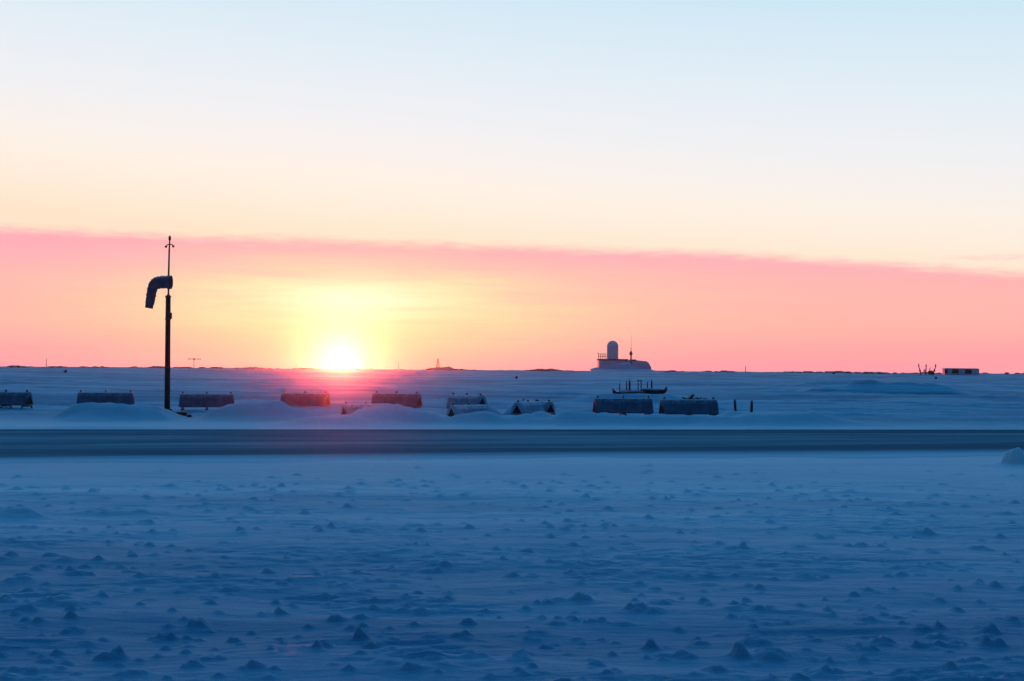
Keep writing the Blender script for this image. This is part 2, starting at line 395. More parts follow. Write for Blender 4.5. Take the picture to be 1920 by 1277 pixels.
def height(x, y):
    d = np.hypot(x, y)
    z = np.zeros_like(x)
    near = 1-sst(26, 38, y)
    # wind-packed relief close by
    s1 = fbm(x*.35+3, y*.8, 4, 5)
    z += .042*near*s1
    r = 1-np.abs(fbm(x*1.1, y*2.3, 4, 21))
    z += .036*near*sst(.55, 1.0, r)*sst(-.2, .5, fbm(x*.25, y*.4, 2, 31))*(1-.6*sst(16, 28, y))
    # smooth plain up to the road
    z += .012*fbm(x*.2, y*.9, 3, 44)
    # beyond the road: long low dunes growing with distance
    far = sst(66, 105, y)
    vf = sst(150, 700, d)
    dune = fbm(x*.030, y*.075, 4, 71)
    z += far*(.36*dune+.14*(1-np.abs(fbm(x*.05, y*.16, 3, 81)))*(1-.5*vf))
    z += sst(95, 420, y)*(.32*fbm(x*.011, y*.022, 4, 91))
    z += sst(350, 900, d)*(.30*fbm(x*.012, y*.004, 4, 101)+.25*np.maximum(0, fbm(x*.06, y*.01, 3, 103)))
    z += far*.06*fbm(x*.25, y*.7, 3, 61)*(1-vf)
    z += 2.0*sst(220, 1050, d)
    z += .045*sst(62, 70, y)*(1-sst(105, 150, y))*(fbm(x*.9, y*1.6, 4, 131)+.6*(1-np.abs(fbm(x*.5, y*1.1, 3, 133))))
    # berm along the far edge of the road
    rf = road_far(x); rn = road_near(x)
    z += .11*np.exp(-((y-rf-.9)/.8)**2)*(.7+.6*vnoise(x*.3, y*.2, 3))*(np.abs(x) < 400)
    for (cx, cy, sx, sy, h, fl, sk) in DRIFTS:
        u = (x-cx)/sx; v = (y-cy)/sy
        mk = (np.abs(u) < 2.3) & (np.abs(v) < 2.2)
        if not mk.any(): continue
        uu, vv = u[mk], v[mk]; xx, yy = x[mk], y[mk]
        w = .26*fbm(xx*(.9/sy), yy*(1.3/sy), 4, 7)
        q = np.abs(uu+w)**(2*fl*.7+.6)*1.4 + np.where(vv < 0, vv*vv*2.2, vv*vv*.9)
        b = h*np.exp(-q)*(1+.26*fbm(xx*.6/sy*1.5, yy*.9/sy*1.5, 4, 9))
        z[mk] = np.maximum(z[mk], z[mk]*.3+b) if h > .35 else z[mk]+b
    return z

GRID = {}
def build_ground():
    # one polar sheet round the viewpoint's foot, finest where the picture needs it
    ys = [0.05, 1, 2.2, 3.5, 5, 6.3]
    d = 7.2
    while d < 1145:
        ys.append(d)
        st = .0022 if d < 34 else (.0035 if d < 62 else (.0048 if d < 160 else .011))
        d *= 1+st
    ys.append(1150.0)
    dense = np.arange(-24.5, 24.51, .115)
    rest = np.concatenate([np.arange(26, 60, 2.0), np.arange(60, 301, 10), np.arange(302, 335, 2.0)])
    th = np.radians(np.concatenate([dense, rest]))
    rr = np.array(ys)
    RR, TH = np.meshgrid(rr, th, indexing='ij')
    X = RR*np.sin(TH); Y = RR*np.cos(TH)
    Z = height(X, Y)
    # lumps of hard snow: hand placed, then a scatter like the photograph's
    L = []
    for px, py, w, h in LUMPS:
        p = gp(px, py); k = p.y/F; L.append((p.x, p.y, w*k/2*.56, h*k*.43, random.random()))
        for q in range(3):
            L.append((p.x+random.gauss(0, w*k*.42), p.y+random.gauss(0, w*k*.3), w*k/2*random.uniform(.2, .5), h*k*random.uniform(.10, .26), random.random()))
    for i in range(600):
        dd = 9.5*(31/9.5)**(random.random()**1.15); a = random.uniform(-24, 24)
        s = random.choice([.5, .6, .7, .8, 1.0, 1.3])*.072*(.75+.25*dd/14)
        L.append((dd*math.sin(R(a)), dd*math.cos(R(a)), s*random.uniform(.7, 1.4), s*random.uniform(.12, .36), random.random()))
    for i in range(900):     # crumbs
        dd = 9.5*(32/9.5)**(random.random()**.9); a = random.uniform(-24, 24)
        s = random.uniform(.022, .05)*(.6+.4*dd/12)
        L.append((dd*math.sin(R(a)), dd*math.cos(R(a)), s, s*random.uniform(.35, .75), random.random()))
    for i in range(110):
        dd = random.uniform(26, 38); a = random.uniform(-22, 22); s = random.uniform(.05, .10)
        L.append((dd*math.sin(R(a)), dd*math.cos(R(a)), s, s*.4, random.random()))
    for (cx, cy, s, h, rd) in L:
        dd = math.hypot(cx, cy); a = math.atan2(cx, cy)
        i0, i1 = np.searchsorted(rr, dd-s*4), np.searchsorted(rr, dd+s*6)
        j0, j1 = np.searchsorted(th[:len(dense)], a-s*4/dd), np.searchsorted(th[:len(dense)], a+s*4/dd)
        if i1 <= i0 or j1 <= j0: continue
        x = X[i0:i1, j0:j1]; y = Y[i0:i1, j0:j1]
        u = (x-cx)/s; v = (y-cy)/s
        w = fbm(x*2.2/s*.5, y*2.2/s*.5, 3, int(rd*999))
        v2 = np.where(v < 0, v*1.7, v*.6)     # short face toward us, tail swept back by the wind
        q = np.sqrt((u*1.1+.38*w)**2+(v2+.2*w)**2)
        prof = np.clip(1-(q*.72)**2.2, 0, 1)**.9*np.clip(1+.7*w, .3, 1.7)
        skirt = .18*np.exp(-(u*.45)**2-(v*.5)**2)
        Z[i0:i1, j0:j1] += h*(np.clip(prof, 0, 2)*1.15+skirt)
    # keep the carriageway flat under the road sheet
    rn = road_near(X); rf = road_far(X)
    onroad = sst(-3.0, -1.9, Y-rn)*(1-sst(-.2, .3, Y-rf))*(np.abs(X) < 260)
    Z = Z*(1-onroad)
    GRID.update(rr=rr, th=th, Z=Z)
    nr, ncol = RR.shape
    V = np.stack([X, Y, Z], -1).reshape(-1, 3).astype(np.float32)
    i = np.arange(nr-1)[:, None]; j = np.arange(ncol)[None, :]; j2 = (j+1) % ncol
    Q = np.stack([i*ncol+j, i*ncol+j2, (i+1)*ncol+j2, (i+1)*ncol+j], -1).reshape(-1, 4)
    Q = Q[:, ::-1]
    me = bpy.data.meshes.new('ground')
    me.vertices.add(len(V)); me.vertices.foreach_set('co', V.ravel())
    me.loops.add(Q.size); me.loops.foreach_set('vertex_index', Q.ravel().astype(np.int32))
    me.polygons.add(len(Q)); me.polygons.foreach_set('loop_start', np.arange(0, Q.size, 4, dtype=np.int32))
    me.polygons.foreach_set('use_smooth', np.ones(len(Q), dtype=bool))
    me.update(calc_edges=True); me.validate()
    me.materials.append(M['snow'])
    o = bpy.data.objects.new('ground', me); COL.objects.link(o)
    tag(o, 'wind-packed blue-shadowed snow plain with scattered lumps', kind='structure')
build_ground()
def gz(x, y):
    x = np.array([float(x)]); y = np.array([float(y)]); return float(height(x, y)[0])

def build_road():
    # local frame: x along the road, y across it (0 near edge .. 20 units far edge)
    xs = np.linspace(-250, 250, 1001); n = 9
    V = []; 
    for xx in xs:
        for k in range(n):
            t = k/(n-1)
            w1 = float(fbm(np.array([xx*.11]), np.array([.5]), 4, 55)[0]); w2 = float(fbm(np.array([xx*.2]), np.array([7.5]), 4, 56)[0])
            yn, yf = road_near(xx)-.2+1.5*max(-1, min(1, w1)), road_far(xx)+.12*w2
            V.append((xx, yn+(yf-yn)*t, .004))
    Fs = [(i*n+k, (i+1)*n+k, (i+1)*n+k+1, i*n+k+1) for i in range(len(xs)-1) for k in range(n-1)]
    me = bpy.data.meshes.new('road'); me.from_pydata(V, [], Fs); me.update(); me.materials.append(M['road'])
    # across-the-road coordinate: shear into a straight frame stored as UV
    uv = me.uv_layers.new(name='road_frame')
    for lp in me.loops:
        x, y, z = V[lp.vertex_index]; yn, yf = road_near(x), road_far(x)
        uv.data[lp.index].uv = (x, (y-yn)/(yf-yn)*20)
    nt = M['road'].node_tree
    tcn = [nd for nd in nt.nodes if nd.type == 'TEX_COORD'][0]
    for l in list(nt.links):
        if l.from_node == tcn: 
            to = l.to_socket; nt.links.remove(l); nt.links.new(tcn.outputs['UV'], to)
    o = bpy.data.objects.new('road', me); COL.objects.link(o)
    tag(o, 'dark icy runway streaked with blown snow', kind='structure')
build_road()

# ------------------------------------------------------------------ tanks
def make_tank(name, m):
    """A-shaped tank, 3 m long on X, on three splayed A-frame stands"""
    L, H0, H1 = 3.0, .28, 1.06
    t = thing(name, 'tank', 'tank')
    sec = [(-.44, H0), (-.47, H0+.08), (-.34, H1-.22), (-.22, H1-.05), (-.10, H1), (.10, H1), (.22, H1-.05), (.34, H1-.22), (.47, H0+.08), (.44, H0)]
    b = MB()
    n = len(sec); rings = [(-L/2, .93), (-L/2+.05, 1.0), (-.75, 1.0), (0, 1.0), (.75, 1.0), (L/2-.05, 1.0), (L/2, .93)]
    vs_ = []
    zc = (H0+H1)/2
    for x, s in rings: vs_ += [(x, a*s, zc+(c-zc)*s) for a, c in sec]
    fs = [(i*n+k, i*n+(k+1) % n, (i+1)*n+(k+1) % n, (i+1)*n+k) for i in range(len(rings)-1) for k in range(n)]
    fs += [tuple(range(n)), tuple(range((len(rings)-1)*n, len(rings)*n))]
    b.add(vs_, fs)
    body = b.build('body', m, t)
    for x in (-.75, .75):      # welded seams
        q = MB(); q.prism([(a*1.012, zc+(c-zc)*1.012) for a, c in sec], x-.02, x+.02, axis='X'); q.build('seam_band', m, body)
    for s in (-1, 1):          # near-black plate: shade of the triangular opening put into its colour; raised rim
        q = MB(); x = s*(L/2+.004)
        q.prism([(-.33, H0+.06), (0, H1-.14), (.33, H0+.06)], x-.012, x+.012, axis='X'); e = q.build('end_shade_plate', M['dark'], t)
        q = MB()
        P = [(-.37, H0+.03), (0, H1-.08), (.37, H0+.03)]
        for i in range(3):
            a, c = P[i], P[(i+1) % 3]; q.tube([(x+s*.02, a[0], a[1]), (x+s*.02, c[0], c[1])], .022, 6)
        q.build('rim', m, e)
    for x in (-L/2+.14, .0, L/2-.14):
        q = MB()
        for s in (-1, 1):
            q.tube([(x, s*.40, H0-.02), (x, s*.50, H0-.10), (x, s*.56, -.25)], [.05, .05, .055], 6, smooth=False)
            q.box((x, s*.56, -.02), (.2, .2, .06))
        q.tube([(x, -.47, H0-.03), (x, .47, H0-.03)], .05, 6)
        st = q.build('stand', M['steel'], t)
        q = MB(); q.prism([(a*1.03, zc+(c-zc)*1.03) for a, c in sec], x-.03, x+.03, axis='X'); q.build('arch_band', m, t)
        q = MB(); q.prism([(-.08, H1-.01), (-.03, H1+.11), (.03, H1+.11), (.08, H1-.01)], x-.035, x+.035, axis='X')
        q.tube([(x-.05, 0, H1+.09), (x+.05, 0, H1+.09)], .022, 8)
        q.build('lifting_lug', M['steel'], st)
    return t
tank0 = make_tank('fuel_tank', M['tank'])
TG = 'fuel tanks in a row beyond the road'
# px0, px1 silhouette; py of the feet; yaw (deg, + = right end nearer... left end visible); top py; label
TANKS = [
    (-40, 62, 768, -14, 'tank cut by the left edge of the photo, standing clear on splayed legs'),
    (146, 250, 770, 10, 'blue-grey tank sitting behind the flat-topped snow drift left of the windsock pole'),
    (337, 438, 772, 8, 'tank just right of the windsock pole, its right half behind a snow drift'),
    (523, 621, 769, -20, 'purplish tank on short legs right below the setting sun, left of its glow'),
    (694, 793, 770, -24, 'tank right of the sun glow with a shaded triangular end opening facing right'),
    (644, 728, 789, 36, 'nearly buried tank under the sun with only its dark end showing at the drift'),
    (834, 916, 772, -50, 'frosted tank with its black right end above the drift, rear one of the middle pair'),
    (836, 922, 787, 50, 'half buried tank with dark left end in the drift, front one of the middle pair'),
    (956, 1024, 784, 62, 'tank turned end-on with black triangle facing the road, left of two sunk in one drift'),
    (968, 1042, 781, -52, 'tank at the right end of the drifted pair, its dark end leaning against the snow'),
    (1111, 1225, 784, 12, 'long plain tank below the two dark sledges'),
    (1235, 1348, 786, 14, 'rightmost tank with dark underside, debris showing above its top'),
]
for i, (a, b, py, yaw, lab) in enumerate(TANKS):
    c = tank0 if i == 0 else copy_tree(tank0)
    p = gp((a+b)/2, py); k = p.y/F; wpx = (b-a)*k
    yw = R(yaw); proj = 3.0*abs(math.cos(yw))+1.0*abs(math.sin(yw))
    s = wpx/proj; s = min(max(s, .8), 1.12)
    c.location = (p.x, p.y, -.16 if i == 7 else -.02); c.rotation_euler.z = yw; c.scale = (s, s, s)
    c['label'] = lab; c['category'] = 'tank'; c['group'] = TG
    if i in (5, 6, 7, 8, 9):
        for ch in kids(c):
            for q in [ch]+kids(ch):
                if q.data.materials[0] == M['tank']: q.data = q.data.copy(); q.data.materials[0] = M['tank3' if i in (7, 8) else 'tank2']

# ------------------------------------------------------------------ windsock
def build_windsock():
    base = gp(313, 775); Y = base.y
    t = thing('windsock_mast', 'tall dark windsock pole with a limp sock hanging left, rising above the horizon', 'windsock', base)
    P = lambda px, py, dy=0.0: at(px, py, Y+dy)-base
    b = MB(); p0 = P(313.3, 776); p0.z = -.3
    b.tube([p0, P(313.8, 720), P(314.5, 640), P(315.3, 557), P(315.8, 552)], [.155, .15, .14, .135, .07], 14); b.build('pole', M['wood'], t)
    b = MB(); b.tube([P(315.7, 560), P(316, 520), P(317.2, 470), P(318, 452)], [.05, .05, .045, .035], 10); b.build('upper_mast', M['rust'], t)
    b = MB(); c0 = P(313.3, 772); b.box(c0+Vector((0, 0, 0)), (.52, .52, .14)); b.box(c0+Vector((0, 0, .11)), (.4, .4, .10))
    for sx in (-1, 1):
        for sy in (-1, 1): b.tube([c0+Vector((sx*.2, sy*.2, .05)), c0+Vector((sx*.2, sy*.2, .13))], .025, 6)
    b.build('base_plate', M['steel'], t)
    b = MB(); c1 = P(320, 592); b.box(c1, (.12, .16, .34)); b.build('junction_box', M['steel'], t)
    for py in (556, 598, 690):
        b = MB(); q = P(315.3-(py-556)/100, py); b.tube([q-Vector((0, 0, .04)), q+Vector((0, 0, .04))], .165, 14); b.build('clamp_band', M['steel'], t)
    # wind vane head
    b = MB(); top = P(318, 458)
    b.tube([top, P(318.2, 450)], .03, 8); b.lathe([(.01, -.16), (.06, -.10), (.075, 0), (.06, .10), (.015, .16)], 10, P(318.2, 447)); 
    h = b.build('wind_vane_head', M['rust'], t)
    for s, dy in ((-1, .1), (1, -.1)):
        b = MB(); e = Vector((s*.17, dy, -.03)); e2 = Vector((s*.23, dy*1.3, -.12))
        b.tube([top, top+e, top+e2], .028, 8); b.lathe([(.02, -.07), (.07, -.03), (.06, .04), (.02, .06)], 10, top+e2); b.build('cup_arm', M['rust'], h)
    # sock: stiff first half, then hangs
    path = [P(321, 529), P(314, 529), P(303, 529), P(294, 530.5), P(289, 534), P(286, 540), P(284, 549), P(282, 562), P(279, 578)]
    rad = [.35, .345, .335, .33, .30, .275, .262, .25, .205]
    fine_p, fine_r = [], []
    for i in range(len(path)-1):
        for q in range(5):
            u = q/5; fine_p.append(path[i].lerp(path[i+1], u)); 
            w = .0 if i < 1 else .016*math.sin(i*7+q*2.1)+.012*math.sin(q*4.0+i)
            fine_r.append(rad[i]*(1-u)+rad[i+1]*u+w)
    fine_p.append(path[-1]); fine_r.append(rad[-1])
    for _ in range(2):
        fine_p = [fine_p[0]]+[(fine_p[i-1]+fine_p[i]*2+fine_p[i+1])/4 for i in range(1, len(fine_p)-1)]+[fine_p[-1]]
    b = MB(); b.tube(fine_p, fine_r, 22, caps=False, squash=.9)
    s = b.build('sock', M['sock'], t); md = s.modifiers.new('cloth_thickness', 'SOLIDIFY'); md.thickness = .012; md.offset = 0
    b = MB(); c = P(321, 529); ring = [c+Vector((0, .33*math.cos(a), .355*math.sin(a))) for a in (2*math.pi*k/20 for k in range(21))]
    b.tube(ring, .022, 6); b.build('hoop', M['steel'], t)
    for q in ([P(316, 516), P(321, 519)], [P(316, 543), P(321, 540)], [P(316, 529), P(302, 529)]):
        b = MB(); b.tube(q, .028, 6); b.build('swivel_bracket', M['steel'], t)
build_windsock()

# ------------------------------------------------------------------ small things by the tanks
def post(px, py0, py1, r, label, m='wood', lean=0.0):
    p = gp(px, py0); t = thing('wooden_post', label, 'post', p, 0, 'two short posts right of the tanks')
    h = (py0-py1)*p.y/F
    b = MB(); b.tube([(0, 0, -.3), (0, 0, .2), (lean*.5, 0, h*.6), (lean, 0, h)], [r, r*.98, r*.94, r*.88], 9); b.build('shaft', M[m], t)
    b = MB(); b.lathe([(r*.92, 0), (r*1.02, .03), (r*.5, .08)], 9, (lean, 0, h)); b.build('snow_cap', M['snow'], t)
post(1379, 776, 751, .078, 'left one of the two short posts beside the rightmost tank', lean=-.04)
post(1409, 778, 753, .085, 'right one of the two short posts, farther from the tanks', lean=.02)

p = gp(341, 781)
t = thing('wooden_crate', 'low dark slab lying in the snow by the windsock pole foot', 'crate', p, R(8))
b = MB(); b.box((0, 0, .12), (.50, .34, .16)); b.build('box', M['tar'], t)
b = MB(); b.box((0, .0, .225), (.54, .38, .04)); b.build('lid', M['tar'], t)
p = gp(355, 783)
b = MB(); b.lathe([(.09, 0), (.13, .05), (.11, .13), (.05, .18)], 8); o = b.build('stone', M['scrub'], None, p); tag(o, 'small dark stone right of the low slab near the windsock', 'stone')

def sledge(x0, x1, py_l, py_r, Y, flip, label):
    """timber freight sledge: upturned prow, deck, runners"""
    a = at(x0, py_l, Y); c = at(x1, py_r, Y); L = (c-a).length; mid = (a+c)/2
    t = thing('cargo_sledge', label, 'sledge', mid, 0, 'two cargo sledges on the snow rise')
    t.rotation_euler = (0, -math.atan2(c.z-a.z, c.x-a.x), 0)
    s = -1 if flip else 1        # prow on the right when s = 1
    for yy in (-.55, .55):
        q = MB(); pr = [(-L/2, -.08, 0), (-L/4, -.12, 0), (L*.2, -.16, 0), (L*.36, -.10, 0), (L*.46, .06, 0), (L*.5, .28, 0)]
        poly = [(s*x, z-.10) for x, z, _ in pr]+[(s*x, z+.22+.012*(5-i)) for i, (x, z, _) in enumerate(reversed(pr))]
        q.prism(poly, yy-.06, yy+.06); q.build('runner', M['tar'], t)
    q = MB()
    for k in range(9):
        x = -L/2+.15+k*(L*.8)/8; q.box((s*x, 0, .16), (L*.8/8*.9, 1.3, .07))
    q.build('deck', M['tar'], t)
    q = MB(); n = 14
    vs_, fs = [], []
    for i in range(n+1):
        u = i/n; xx = s*(-L*.47+u*L*.80)
        for j in range(7):
            v = j/6; yy = -.6+1.2*v
            hgt = .20+.17*math.sin(math.pi*min(1, max(0, u)))**.5*math.sin(math.pi*v)**.5+.03*math.sin(7*u+3*v)
            vs_.append((xx, yy, hgt))
    fs = [(i*7+j, (i+1)*7+j, (i+1)*7+j+1, i*7+j+1) for i in range(n) for j in range(6)]
    q.add(vs_, fs, True); o = q.build('snow_load', M['snow'], t); md = o.modifiers.new('th', 'SOLIDIFY'); md.thickness = .05
    return t, L
YS = gp(1200, 748).y
def stakes(t, mid_px_list, Y, mid):
    for px, py0, py1, r in mid_px_list:
        q = MB(); a = at(px, py0, Y)-mid; c = at(px, py1, Y)-mid; q.tube([a, (a+c)/2, c], [r, r*.95, r*.85], 8); q.build('stake', M['tar'], t)
tL, _ = sledge(1149, 1208, 738, 740, YS, True, 'left sledge, lower of two dark sledges on the snow rise, with paired stakes')
tL.rotation_euler = (0, 0, 0)
stakes(tL, [(1175, 738, 713, .055), (1180.5, 738, 711, .09), (1162, 738, 717, .05)], YS, tL.location)
tR, _ = sledge(1198, 1250, 735, 734, YS+2.2, False, 'right sledge, upper and darkest, upturned to the right with paired stakes')
tR.rotation_euler = (0, 0, 0)
stakes(tR, [(1222, 736, 712, .08), (1214, 736, 713, .045), (1202, 736, 713, .055), (1196.5, 736, 712, .04)], YS+2.2, tR.location)
q = MB(); q.tube([at(1195, 713, YS+2.2)-tR.location, at(1204, 713.5, YS+2.2)-tR.location], .05, 6); q.build('cross_rail', M['tar'], tR)

# broken timber showing over the last tank
p = gp(1300, 772); Yp = p.y
t = thing('timber_heap', 'broken timber and scrap poking out of snow behind the rightmost tank', 'debris', (p.x, p.y, 0))
for k, (px, py, s, r_) in enumerate([(1284, 746, .22, .3), (1292, 747, .34, -.5), (1297, 744, .30, .8), (1303, 748, .30, .2), (1314, 746.5, .16, .5), (1322, 748, .22, 0), (1288, 750, .3, .6), (1310, 752, .4, 1.0)]):
    c = at(px, py, Yp)-t.location
    b = MB(); e = Euler((r_, r_*.7, k)); b.box(c, (s*1.6, s*.5, s*.35), e)
    d = e.to_matrix() @ Vector((0, s*.5, 0)); b.tube([c-Vector((0, 0, .8)), c, c+d], .045, 6)
    b.build('broken_board', M['tar'], t)

# heap of ploughed snow at the right edge
def lump_mesh(name, cx, cy, rx, ry, h, label, cat, seed=1, head=True):
    n, m_ = 40, 22; vs_, fs = [], []
    for i in range(m_+1):
        v = i/m_
        for j in range(n):
            a = 2*math.pi*j/n
            r = 1-v**1.0
            nx, ny = math.cos(a)*r, math.sin(a)*r
            d = math.hypot(nx, ny)
            z = h*(.14*math.exp(-(d*1.7)**2)*1.2+(.9*math.exp(-((d/.25)**4.5)) if head else .6*math.exp(-(d*2.4)**2)))
            w = float(fbm(np.array([nx*3.2+seed*5]), np.array([ny*3.2]), 4, seed)[0])
            vs_.append((nx*rx*(1+.08*w), ny*ry*(1+.08*w), z*(1+.22*w)-.03*(d > .97)))
        
    fs = [(i*n+j, i*n+(j+1) % n, (i+1)*n+(j+1) % n, (i+1)*n+j) for i in range(m_) for j in range(n)]
    b = MB(); b.add(vs_, fs, True); o = b.build(name, M['snow'], None, (cx, cy, 0)); tag(o, label, cat); return o
p = gp(1900, 872); k = p.y/F
lump_mesh('snow_heap', p.x, p.y, 78*k, 1.3, 28*k, 'rounded heap of ploughed snow at the right edge beside the road', 'snow heap', 4)

# ------------------------------------------------------------------ far things on the horizon
def far_base(px, py, Y):
    return at(px, py, Y)
def build_radome():
    Y = 1000.0; k = Y/F       # metres per pixel
    o = at(1166, 694, Y); t = thing('radome_station', 'radar station with a domed tower and snow-banked low buildings on the horizon', 'radar station', o)
    X = lambda px: (px-1166)*k
    Zp = lambda py: (694-py)*k
    r = 10.6*k
    b = MB(); z0, z1 = Zp(676), Zp(649.5)
    prof = [(r*1.03, z0), (r*1.03, z0+1.2), (r, z0+1.3), (r, z1)]+[(r*math.cos(a), z1+r*math.sin(a)) for a in (R(9*q) for q in range(1, 10))]+[(.05, z1+r)]
    b.lathe(prof, 32, (X(1148.5), 0, 0)); tw = b.build('radome_tower', M['radome'], t)
    for z in (z0+3, z1-1.0):
        b = MB(); b.tube([(X(1148.5), 0, z-.12), (X(1148.5), 0, z+.12)], r*1.02, 32); b.build('seam_ring', M['radome'], tw)
    b = MB(); b.box(((X(1122)+X(1176))/2, 2, (Zp(676)+Zp(698))/2), (X(1176)-X(1122), 18, Zp(676)-Zp(698)), None, .1); w = b.build('wall', M['wall'], t)
    b = MB(); b.box(((X(1121)+X(1176))/2, 2, Zp(674.6)), (X(1176.5)-X(1120.5), 19, 2.0*k*1.2), None, .1); b.build('roof', M['roof'], t)
    b = MB()
    for px in (1121, 1124.5, 1128, 1131.5, 1135):
        b.tube([(X(px), -6, Zp(674)), (X(px), -6, Zp(664))], .22, 6)
    for py in (664, 668.5): b.tube([(X(1121), -6, Zp(py)), (X(1135), -6, Zp(py))], .20, 6)
    b.tube([(X(1121), -6, Zp(664)), (X(1119), -6, Zp(662))], .25, 6)
    b.build('roof_railing', M['rust'], t)
    # garage-like block on the right with chamfered roof
    b = MB(); b.prism([(X(1172), Zp(699)), (X(1172), Zp(676)), (X(1186), Zp(675)), (X(1210), Zp(677.2)), (X(1214), Zp(679.5)), (X(1219), Zp(688)), (X(1220), Zp(699))], -7, 9)
    b.build('annex', M['wall'], t)
    b = MB(); b.prism([(X(1180), Zp(674.2)), (X(1190), Zp(673.8)), (X(1192), Zp(676)), (X(1180), Zp(676.5))], -7.3, 4); b.build('annex_roof', M['roof'], t)
    # entrance porch and doorway
    b = MB(); b.box((X(1180.5), -7.6, Zp(681)), (5*k, 1.4, 5*k)); b.build('doorway', M['roof'], t)
    # snow bank swept up against the front
    b = MB(); n = 40; vs_ = []; 
    crest = lambda px: np.interp(px, [1104, 1110, 1122, 1140, 1160, 1176, 1184, 1194, 1216, 1222], [694.5, 690.5, 689, 685.5, 680.5, 678, 684, 689.5, 692, 694.5])
    for i in range(n+1):
        px = 1104+118*i/n; zc = Zp(crest(px)); w = .35*vnoise(np.array([px*.3]), np.array([.5]), 3)[0]
        for (yy, f) in ((-30, 0.0), (-24, .12), (-18, .45), (-12, .85), (-9, 1.0), (-6, .95), (2, 0.3)):
            vs_.append((X(px), yy, max(0, zc*f+w*f)-1.2*(f == 0)))
    fs = [(i*7+j, (i+1)*7+j, (i+1)*7+j+1, i*7+j+1) for i in range(n) for j in range(6)]
    b.add(vs_, fs, True); b.build('snow_bank', M['snow'], t)
    # antenna mast
    b = MB(); b.tube([(X(1182), -5, Zp(676)), (X(1182), -5, Zp(660))], [.55, .45], 8); b.lathe([(.3, 0), (1.0, .6), (1.15, 1.6), (.6, 3.0), (.2, 3.4)], 10, (X(1181.8), -5, Zp(667)))
    m_ = b.build('antenna_mast', M['rust'], t)
    b = MB(); b.tube([(X(1182), -5, Zp(660)), (X(1182.3), -5, Zp(628))], [.13, .06], 6)
    for s in (-1, 1): b.tube([(X(1182), -5, Zp(658)), (X(1182+s*1.6), -5, Zp(652))], .08, 5)
    b.build('whip_aerial', M['steel'], m_)
build_radome()

def mast(name, px, py0, py1, Y, label, r, arms=None, m='rust'):
    base = at(px, py0+2.5, Y); t = thing(name, label, 'mast', base); h = (py0+2.5-py1)*Y/F
    b = MB(); b.tube([(0, 0, -1), (0, 0, h)], [r, r*.6], 8); b.build('pole', M[m], t)
    return t, Y/F, h
mast('radio_mast', 86.5, 685, 672, 1040, 'thin lone mast on the horizon at far left', .26)
mast('radio_mast', 747, 690, 678, 1040, 'faint thin mast on the horizon right of the sun', .18)
mast('radio_mast', 1398, 696, 686, 900, 'thin short mast on the horizon right of the radar station', .24)
mast('radio_mast', 555, 690, 684, 1040, 'tiny mast on the horizon just left of the sun', .2)
t, k, h = mast('yagi_antenna_mast', 363.5, 688, 671, 1040, 'antenna mast with a wide crossbar on the horizon right of the windsock', .26)
b = MB(); b.tube([(-11.5*k, 0, h-2.2*k), (12.5*k, 0, h-2.2*k)], .22, 6); c = b.build('crossbar', M['rust'], t)
for dx in (-11, -7.5, 7.5, 12):
    b = MB(); b.tube([(dx*k, 0, h-3.6*k), (dx*k, 0, h-1.0*k)], .2, 6); b.build('element', M['rust'], c)
b = MB(); b.tube([(-2*k, 0, h-3.6*k), (2*k, 0, h-1.2*k)], .2, 5); b.tube([(2*k, 0, h-3.6*k), (-2*k, 0, h-1.2*k)], .2, 5); b.build('brace', M['rust'], t)

def lattice(px, py0, py1, Y, w, label):
    base = at(px, py0+2, Y); t = thing('lattice_tower', label, 'tower', base); k = Y/F; h = (py0+2-py1)*k; w *= k
    q = MB(); cs = [(-1, -1), (1, -1), (1, 1), (-1, 1)]
    for sx, sy in cs: q.tube([(sx*w/2, sy*w/2, -1), (sx*w*.08, sy*w*.08, h*.9)], .16, 5)
    q.build('leg_frame', M['rust'], t)
    q = MB(); n = 5
    for i in range(n):
        z0, z1 = h*.9*i/n, h*.9*(i+1)/n; w0, w1 = w/2*(1-.84*i/n), w/2*(1-.84*(i+1)/n)
        for a in range(4):
            A, B = cs[a], cs[(a+1) % 4]
            q.tube([(A[0]*w0, A[1]*w0, z0), (B[0]*w1, B[1]*w1, z1)], .10, 4); q.tube([(A[0]*w1, A[1]*w1, z1), (B[0]*w1, B[1]*w1, z1)], .09, 4)
    q.build('bracing', M['rust'], t)
    q = MB(); q.tube([(0, 0, h*.88), (0, 0, h)], .14, 6); q.box((0, 0, h*.9), (w*.3, w*.3, .5)); q.build('top_platform', M['rust'], t)
lattice(821, 690, 671, 1040, 7, 'small lattice tower behind the low dark knoll on the horizon')

# low snow-roofed bunker beneath the lattice tower
Yb = 900; kb = Yb/F; o = at(823, 692.5, Yb)
t = thing('low_bunker', 'low long dark building under snow on the horizon below the lattice tower', 'building', o)
b = MB(); b.prism([(-30*kb, -1.5), (-24*kb, .6*kb), (-10*kb, 2.4*kb), (18*kb, 3.6*kb), (24*kb, 3.4*kb), (29*kb, 0.2), (30*kb, -1.5)], 0, 14); b.build('roof', M['wall'], t)
b = MB(); b.prism([(-28*kb, -1.4), (-23*kb, 1.0*kb), (-10*kb, 3.0*kb), (17*kb, 4.4*kb), (22*kb, 4.4*kb), (19*kb, 3.0*kb), (-8*kb, 1.7*kb)], -.3, 13.6); b.build('parapet', M['roof'], t)
b = MB(); b.box((17.5*kb, 4, 5*kb), (2.2*kb, 2, 1.5*kb)); b.build('vent', M['roof'], t)

